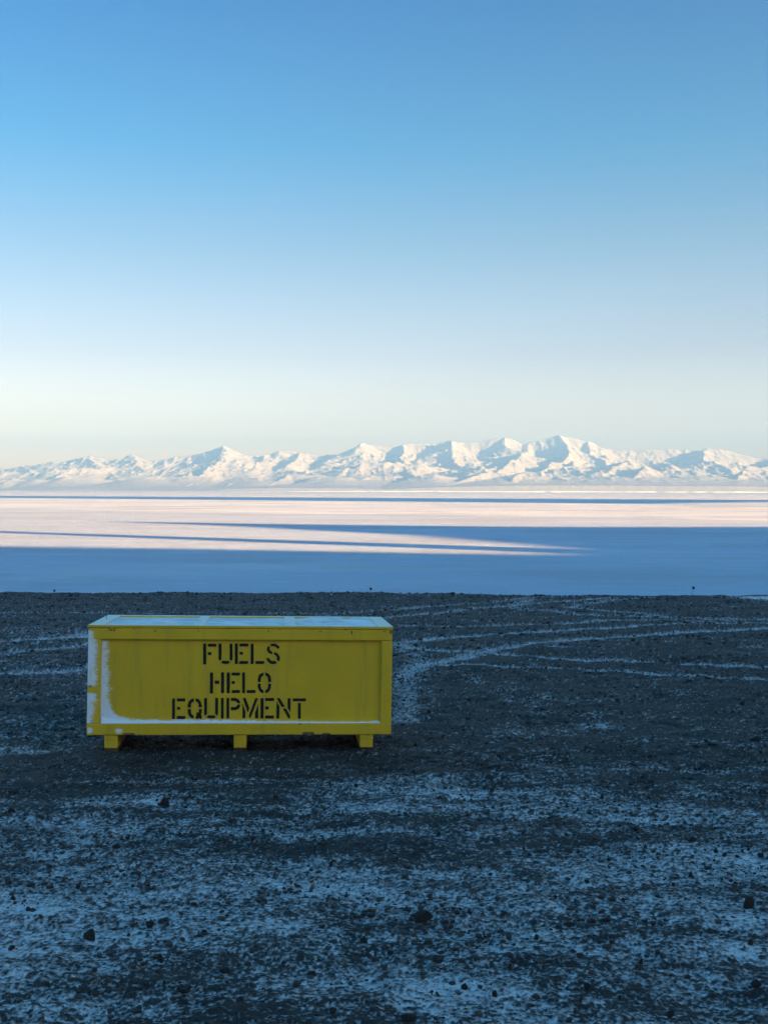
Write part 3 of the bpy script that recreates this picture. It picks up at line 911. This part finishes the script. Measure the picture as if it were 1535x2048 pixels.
OTL = [(1127, 553), (1127, 605), (1100, 618), (1083, 645), (1077, 680), (1077, 717), (1028, 717), (1028, 670), (1040, 615), (1070, 575)]
OBL = [(1028, 743), (1077, 743), (1078, 800), (1090, 835), (1125, 857), (1125, 910), (1085, 895), (1050, 860), (1030, 810)]
QTL = [(562, 90), (562, 158), (525, 172), (500, 210), (497, 285), (430, 285), (430, 235), (450, 160), (500, 107)]
ZA, ZB, ZC = (395, 1280, 8.528), (335, 1388, 10.586), (475, 1388, 10.586)
WORDS = {
    'FUELS': [(ZA, [rc(97, 62, 150, 418), rc(178, 62, 323, 115), rc(178, 205, 238, 257),
                    [(360, 60), (410, 60), (410, 325), (385, 362), (365, 335), (360, 310)], [(548, 60), (598, 60), (598, 310), (590, 335), (573, 362), (548, 325)],
                    [(400, 388), (430, 350), (480, 357), (525, 350), (553, 385), (520, 403), (480, 409), (440, 403)],
                    rc(638, 60, 688, 408), rc(717, 60, 867, 110), rc(717, 203, 775, 250), rc(715, 357, 863, 408), rc(907, 60, 957, 408), rc(987, 357, 1135, 408),
                    [(1232, 78), (1270, 62), (1310, 60), (1350, 72), (1385, 102), (1403, 135), (1362, 152), (1345, 125), (1315, 108), (1285, 107), (1262, 115)],
                    [(1210, 97), (1238, 125), (1230, 145), (1232, 170), (1250, 190), (1275, 197), (1272, 247), (1235, 235), (1200, 205), (1183, 165), (1185, 130)],
                    [(1305, 203), (1345, 215), (1380, 245), (1402, 285), (1405, 325), (1385, 372), (1350, 335), (1357, 310), (1350, 280), (1330, 260), (1303, 250)],
                    [(1173, 315), (1215, 302), (1230, 335), (1262, 358), (1295, 360), (1325, 355), (1353, 390), (1320, 408), (1280, 412), (1235, 400), (1195, 365)]])],
    'HELO': [(ZA, [rc(213, 555, 267, 912), rc(293, 693, 373, 747), rc(402, 552, 453, 908), rc(498, 555, 552, 906), rc(582, 555, 725, 605), rc(582, 700, 638, 747),
                   rc(582, 853, 725, 903), rc(762, 553, 810, 906), rc(842, 853, 988, 903), OTL, mirror(OTL, 1141), OBL, mirror(OBL, 1141)])],
    'EQUIPMENT': [(ZB, [rc(98, 95, 160, 530), rc(200, 93, 380, 155), rc(200, 275, 272, 333), rc(200, 467, 380, 527), QTL, mirror(QTL, 579),
                        [(430, 318), (495, 318), (497, 395), (520, 435), (555, 455), (555, 523), (500, 505), (450, 450), (432, 390)],
                        [(663, 318), (728, 318), (725, 390), (710, 440), (735, 480), (703, 540), (680, 508), (640, 525), (595, 520), (595, 490), (620, 458), (605, 430), (630, 378), (665, 395)],
                        [(778, 85), (838, 85), (838, 415), (805, 462), (782, 440), (778, 400)], [(1010, 82), (1072, 82), (1072, 430), (1048, 460), (1010, 415)],
                        [(828, 490), (868, 445), (920, 453), (975, 445), (1025, 487), (990, 510), (930, 518), (870, 508)], rc(1132, 82, 1190, 518), rc(1248, 82, 1308, 518),
                        [(1345, 82), (1440, 82), (1500, 108), (1535, 160), (1543, 195), (1480, 195), (1465, 165), (1425, 147), (1345, 147)],
                        [(1345, 275), (1430, 275), (1470, 250), (1480, 222), (1542, 222), (1532, 275), (1500, 315), (1440, 340), (1345, 340)]]),
                  (ZC, [[(107, 200), (170, 375), (168, 512), (105, 512)], [(110, 85), (172, 85), (252, 300), (218, 395)], [(375, 88), (437, 88), (270, 520), (243, 470), (245, 440)],
                        [(440, 205), (437, 515), (370, 512), (373, 390)], rc(487, 85, 552, 518), rc(585, 85, 775, 147), rc(585, 262, 660, 325), rc(583, 455, 770, 518),
                        [(828, 155), (888, 262), (883, 518), (818, 518)], [(828, 88), (895, 88), (1003, 270), (930, 272)], [(958, 308), (1030, 308), (1113, 460), (1110, 520), (1080, 520)],
                        [(1060, 90), (1123, 90), (1118, 390), (1058, 290)], rc(1168, 93, 1448, 153), rc(1278, 190, 1338, 522)])],
}
for word, sets in WORDS.items():
    bm = bmesh.new()
    for (ox, oy, sc), polys in sets:
        for poly in polys:
            pts = []
            for (a, b), (c, d) in zip(poly, poly[1:] + poly[:1]):        # slightly ragged sprayed edges
                n_ = max(1, int(math.hypot(c - a, d - b) / 26))
                for q in range(n_):
                    pts.append((a + (c - a) * q / n_ + random.uniform(-1.8, 1.8), b + (d - b) * q / n_ + random.uniform(-1.8, 1.8)))
            fr = []
            for a, b in pts:
                x, z = on_front(ox + a / sc, oy + b / sc, 0.031)
                fr.append((x, z + SK))
            y_f = 0.0296
            vs = [bm.verts.new((x, y_f, z)) for x, z in fr]
            f = bm.faces.new(vs)
            e = bmesh.ops.extrude_face_region(bm, geom=[f])
            for v in e['geom']:
                if isinstance(v, bmesh.types.BMVert):
                    v.co.y += 0.006
    bmesh.ops.triangulate(bm, faces=[f for f in bm.faces if len(f.verts) > 4])
    w_ = obj('stencil_lettering', bm, M_STENCIL, panel)
    w_['label'] = 'black stencilled word ' + word

# ------------------------------------------------------------------ rocks
def rock_mesh(i, flat=0.7):
    bm = bmesh.new()
    bmesh.ops.create_icosphere(bm, subdivisions=4, radius=1)
    rg = np.random.default_rng(100 + i)
    P = np.array([v.co for v in bm.verts])
    for _ in range(11):
        n = rg.normal(size=3)
        n /= np.linalg.norm(n)
        d = rg.uniform(0.42, 0.85)
        ex = np.maximum(P @ n - d, 0)
        P -= ex[:, None] * n * 0.98
    P *= (1 + 0.10 * (fbm(P[:, 0] * 2.5 + i * 9, P[:, 1] * 2.5 + P[:, 2] * 2.1, i, 4) - 0.5))[:, None]
    P[:, 2] = np.where(P[:, 2] < -0.35, -0.35, P[:, 2])
    P /= np.abs(P[:, :2]).max()
    for v, p in zip(bm.verts, P):
        v.co = p
    me = bpy.data.meshes.new('rock')
    bm.to_mesh(me)
    bm.free()
    me.polygons.foreach_set('use_smooth', [False] * len(me.polygons))
    me.materials.append(M_ROCK)
    return me


RM = [rock_mesh(i) for i in range(9)]
BIG = [  # photo x, y (centre of the base), width, height in photo px, label
    (328, 1614, 32, 17, 'broad dark rock with a bank of snow behind it, largest in front of the crate'),
    (230, 1703, 19, 12, 'round dark stone alone on the frosted gravel below the crate\'s left end'),
    (180, 1884, 32, 17, 'smooth domed dark rock resting in snow at the lower left'),
    (843, 1848, 44, 20, 'wide dark slab-like rock with snow along its lower edge, biggest rock in the foreground'),
    (1500, 1820, 26, 28, 'tall pointed dark rock standing upright near the right edge of the photo'),
    (1384, 1688, 20, 10, 'squat dark rock with a smaller one touching its left side, right of centre'),
    (1142, 1858, 31, 9, 'long low dark rock lying flat, shaped like a loaf, right of the biggest slab'),
    (878, 1929, 30, 9, 'flat oblong dark rock below the biggest slab'),
    (928, 1984, 18, 13, 'lump of dark rock at the rim of the big foreground snow patch'),
    (365, 1990, 44, 11, 'long dark clod of gravel and rock low in the left foreground'),
    (815, 2046, 36, 12, 'dark rock cut by the bottom edge of the photo'),
    (1513, 1976, 24, 9, 'flat dark rock at the right edge below the upright pointed rock'),
    (1485, 1411, 16, 7, 'small dark rock with a dab of snow under it, far right beyond the track'),
    (667, 2031, 17, 11, 'rounded dark rock close to the bottom edge, left of centre'),
    (857, 1429, 12, 8, 'dark stone lying right of the crate just past the snowy wheel track'),
]
SMALL = [(232, 1630, 22, 9), (372, 1619, 12, 6), (20, 1628, 22, 9), (1175, 1770, 14, 9), (1073, 1883, 14, 10), (988, 1998, 14, 14), (1160, 2013, 12, 12), (1173, 1982, 16, 12), (1500, 1894, 14, 10),
         (1281, 1933, 10, 10), (984, 1586, 12, 9), (1203, 1600, 10, 9), (1313, 1618, 8, 8), (1128, 1653, 8, 8), (1273, 1665, 18, 8), (1047, 1704, 10, 8), (1058, 1716, 12, 7), (1431, 1708, 10, 8),
         (1448, 1718, 12, 9), (1523, 1717, 16, 9), (1380, 1757, 10, 8), (1462, 1768, 10, 6), (877, 1675, 14, 10), (828, 1548, 9, 7), (830, 1494, 12, 8), (997, 1517, 12, 7), (1296, 1278, 6, 4),
         (1246, 1334, 7, 4), (1522, 1508, 12, 6), (1514, 1483, 24, 8), (1394, 1497, 20, 6), (1263, 1574, 16, 6), (660, 1574, 8, 8), (712, 1576, 14, 7), (550, 1598, 12, 6), (450, 1688, 8, 7),
         (661, 1735, 10, 9), (157, 1780, 12, 10), (265, 1778, 10, 5), (530, 1808, 12, 9), (387, 1815, 16, 6), (300, 1855, 22, 10), (115, 1941, 20, 10), (447, 1951, 22, 10), (728, 1889, 16, 10),
         (407, 1871, 14, 7), (95, 1976, 12, 8), (22, 1904, 18, 8), (625, 1958, 24, 12), (750, 2015, 18, 10), (322, 1930, 12, 10), (25, 1804, 18, 8), (1345, 1775, 9, 7), (1290, 1700, 8, 6),
         (1340, 2040, 18, 12), (1240, 2003, 10, 8), (560, 1560, 8, 5), (960, 1740, 10, 7), (1020, 1940, 10, 8), (1110, 1800, 9, 7), (700, 1700, 8, 6), (80, 1840, 10, 7), (480, 2010, 16, 10)]
BROW = [(375, 1187, 9, 5), (393, 1187, 6, 4), (449, 1187, 7, 5), (463, 1187, 8, 6), (785, 1185.5, 5, 3), (1362, 1188, 6, 3), (182, 1187, 4, 3), (221, 1187, 5, 3), (300, 1187, 4, 2.5), (540, 1186, 5, 3), (690, 1186, 4, 2.5), (905, 1185, 14, 4), (925, 1185, 10, 4), (1040, 1186, 5, 3), (1205, 1187, 6, 3), (1440, 1189, 5, 3)]
rk = random.Random(3)


def put_rock(px, py, w, hh, i, label, group):
    x, y, z = px_ground(px, py)
    d = math.hypot(y, CAM_Z - z)
    s = w / F * d / 2 * 0.92
    hz_ = hh / F * d * 0.92
    o = bpy.data.objects.new('rock', RM[i % 9])
    C.objects.link(o)
    o.scale = (s, s * rk.uniform(0.7, 0.95), hz_ / 1.05)
    o.rotation_euler = (rk.uniform(-.08, .08), rk.uniform(-.08, .08), rk.uniform(-.5, .5))
    o.location = (x, y + s * 0.6, z + hz_ * 0.16 + 0.010)
    return tag(o, label, 'rock', group)


for i, (px, py, w, hh, lb) in enumerate(BIG):
    put_rock(px, py, w, hh, i, lb, None)
for i, (px, py, w, hh) in enumerate(SMALL):
    put_rock(px, py, w, hh, i + 3, 'small dark stone scattered on the snow-dusted gravel', 'small stones scattered on the gravel')
for i, (px, py, w, hh) in enumerate(BROW):
    x, y, z = px_ground(px, 1189.5)
    b = float(brow(np.array(x)))
    y = b - 0.3
    x = ray(px, py).x * y
    z = float(ground_base(x, y))
    s = w / F * y / 2
    o = bpy.data.objects.new('rock', RM[(i * 2) % 9])
    C.objects.link(o)
    o.scale = (s, s * 0.8, s * 1.1)
    o.rotation_euler.z = rk.uniform(0, 6)
    o.location = (x, y, z + s * 0.15)
    tag(o, 'small dark boulder on the brow of the gravel against the ice', 'rock', 'boulders along the brow of the gravel')

# loose gravel, far too many to count
ico = bmesh.new()
bmesh.ops.create_icosphere(ico, subdivisions=1, radius=1)
IV = np.array([v.co for v in ico.verts])
IF = np.array([[v.index for v in f.verts] for f in ico.faces])
ico.free()


def scatter(n, r0, r1, smin, smax, pw):
    r = np.sqrt(rng.uniform(r0 * r0, r1 * r1, n))
    a = np.radians(rng.uniform(-25, 25, n))
    keep = fbm(r * np.sin(a) / 1.1, r * np.cos(a) / 0.7, 201, 3) + rng.uniform(-.25, .25, n) > 0.42
    r, a = r[keep], a[keep]
    return r * np.sin(a), r * np.cos(a), smin + (smax - smin) * rng.random(len(r)) ** pw


sc = [scatter(42000, 3.4, 9, 0.0028, 0.017, 7), scatter(30000, 8, 17, 0.004, 0.024, 7), scatter(16000, 16, 32.5, 0.006, 0.040, 6), scatter(500, 30, 32.6, 0.015, 0.05, 3)]
px_, py_, ps_ = (np.concatenate(q) for q in zip(*sc))
# keep clear of the crate
lc = np.array(CMI) @ np.stack([px_, py_, px_ * 0 + 17.9, px_ * 0 + 1])
ok = ~((np.abs(lc[0]) < h + 0.02) & (lc[1] > -0.03) & (lc[1] < DP + 0.05) & (ps_ > 0.006))
px_, py_, ps_ = px_[ok], py_[ok], ps_[ok]
N = len(px_)
pz_ = ground_base(px_, py_) + 0.010
v1 = vnoise(px_ / 0.045, py_ / 0.045, 91)
pz_ += 0.009 * sstep(0.6, 0.95, v1) - 0.002
jit = rng.uniform(0.65, 1.25, (N, 12, 1))
sc3 = np.stack([rng.uniform(0.8, 1.5, N), rng.uniform(0.7, 1.2, N), rng.uniform(0.45, 0.85, N)], -1)[:, None, :]
P = IV[None] * jit * sc3 * ps_[:, None, None]
an = rng.uniform(0, 6.283, N)
ca, sa = np.cos(an)[:, None], np.sin(an)[:, None]
P = np.stack([P[..., 0] * ca - P[..., 1] * sa + px_[:, None], P[..., 0] * sa + P[..., 1] * ca + py_[:, None], P[..., 2] + (pz_ + ps_ * 0.2)[:, None]], -1)
FA = IF[None] + (np.arange(N) * 12)[:, None, None]
grav = mesh_from('gravel', P.reshape(-1, 3), FA.reshape(-1, 3), M_GRAVEL, smooth=False)
tag(grav, 'dark loose gravel stones strewn over the frosted ground', 'gravel', kind='stuff')

# ------------------------------------------------------------------ pin flags on the brow
for px, top, lb, fl in ((107, 1180.5, 'tiny dark pin flag at the shore edge, left of the crate', 3.2), (739, 1176.5, 'tiny dark pin flag at the shore edge, above the crate\'s right end', 3.6),
                        (1382, 1174.5, 'tiny dark pin flag at the shore edge, farthest right and leaning', 4.0)):
    b = float(brow(np.array(ray(px, 1187).x * 33.5)))
    y = b - 0.15
    d = ray(px, top)
    x = d.x * y
    z0 = float(ground_base(x, y))
    z1 = CAM_Z + d.z * y
    root = bpy.data.objects.new('marker_flag', None)
    C.objects.link(root)
    root.location = (x, y, z0)
    tag(root, lb, 'flag', 'pin flags along the shore edge')
    hp = z1 - z0 + 0.03
    lean = 0.02 if px > 1000 else 0.004
    bm = bmesh.new()
    r_ = bmesh.ops.create_cone(bm, cap_ends=True, segments=8, radius1=0.005, radius2=0.004, depth=hp + 0.05)
    for v in r_['verts']:
        v.co.z += hp / 2 - 0.025
        v.co.x += lean * v.co.z / hp
    obj('pole', bm, M_WIRE, root, True)
    fw, fh = fl * 33.5 / F, fl * 1.25 * 33.5 / F
    nx_, nz_ = 9, 7
    q = [[(lean + 0.004 + fw * i / (nx_ - 1), 0.012 * math.sin(i * 0.9) * i / nx_, hp - 0.004 - fh * j / (nz_ - 1) - 0.02 * (i / nx_) ** 1.5) for i in range(nx_)] for j in range(nz_)]
    fo = mesh_from('flag_cloth', np.array(q).reshape(-1, 3), grid_faces(nz_, nx_), M_FLAG, root)
    md = fo.modifiers.new('thickness', 'SOLIDIFY')
    md.thickness = 0.002

# ------------------------------------------------------------------ air
k = NT('haze_air')
pv = k.n('ShaderNodeVolumePrincipled')
pv.inputs['Color'].default_value = (0.20, 0.44, 0.93, 1)
pv.inputs['Density'].default_value = 1.4e-4
pv.inputs['Anisotropy'].default_value = 0.0
k.t.links.new(pv.outputs[0], k.out.inputs['Volume'])
bm = bmesh.new()
add_box(bm, -17000, 17000, -4000, 14900, -25, max(660.0, float(H.max()) + 8))
hz = obj('haze', bm, k.m)
tag(hz, kind='stuff')
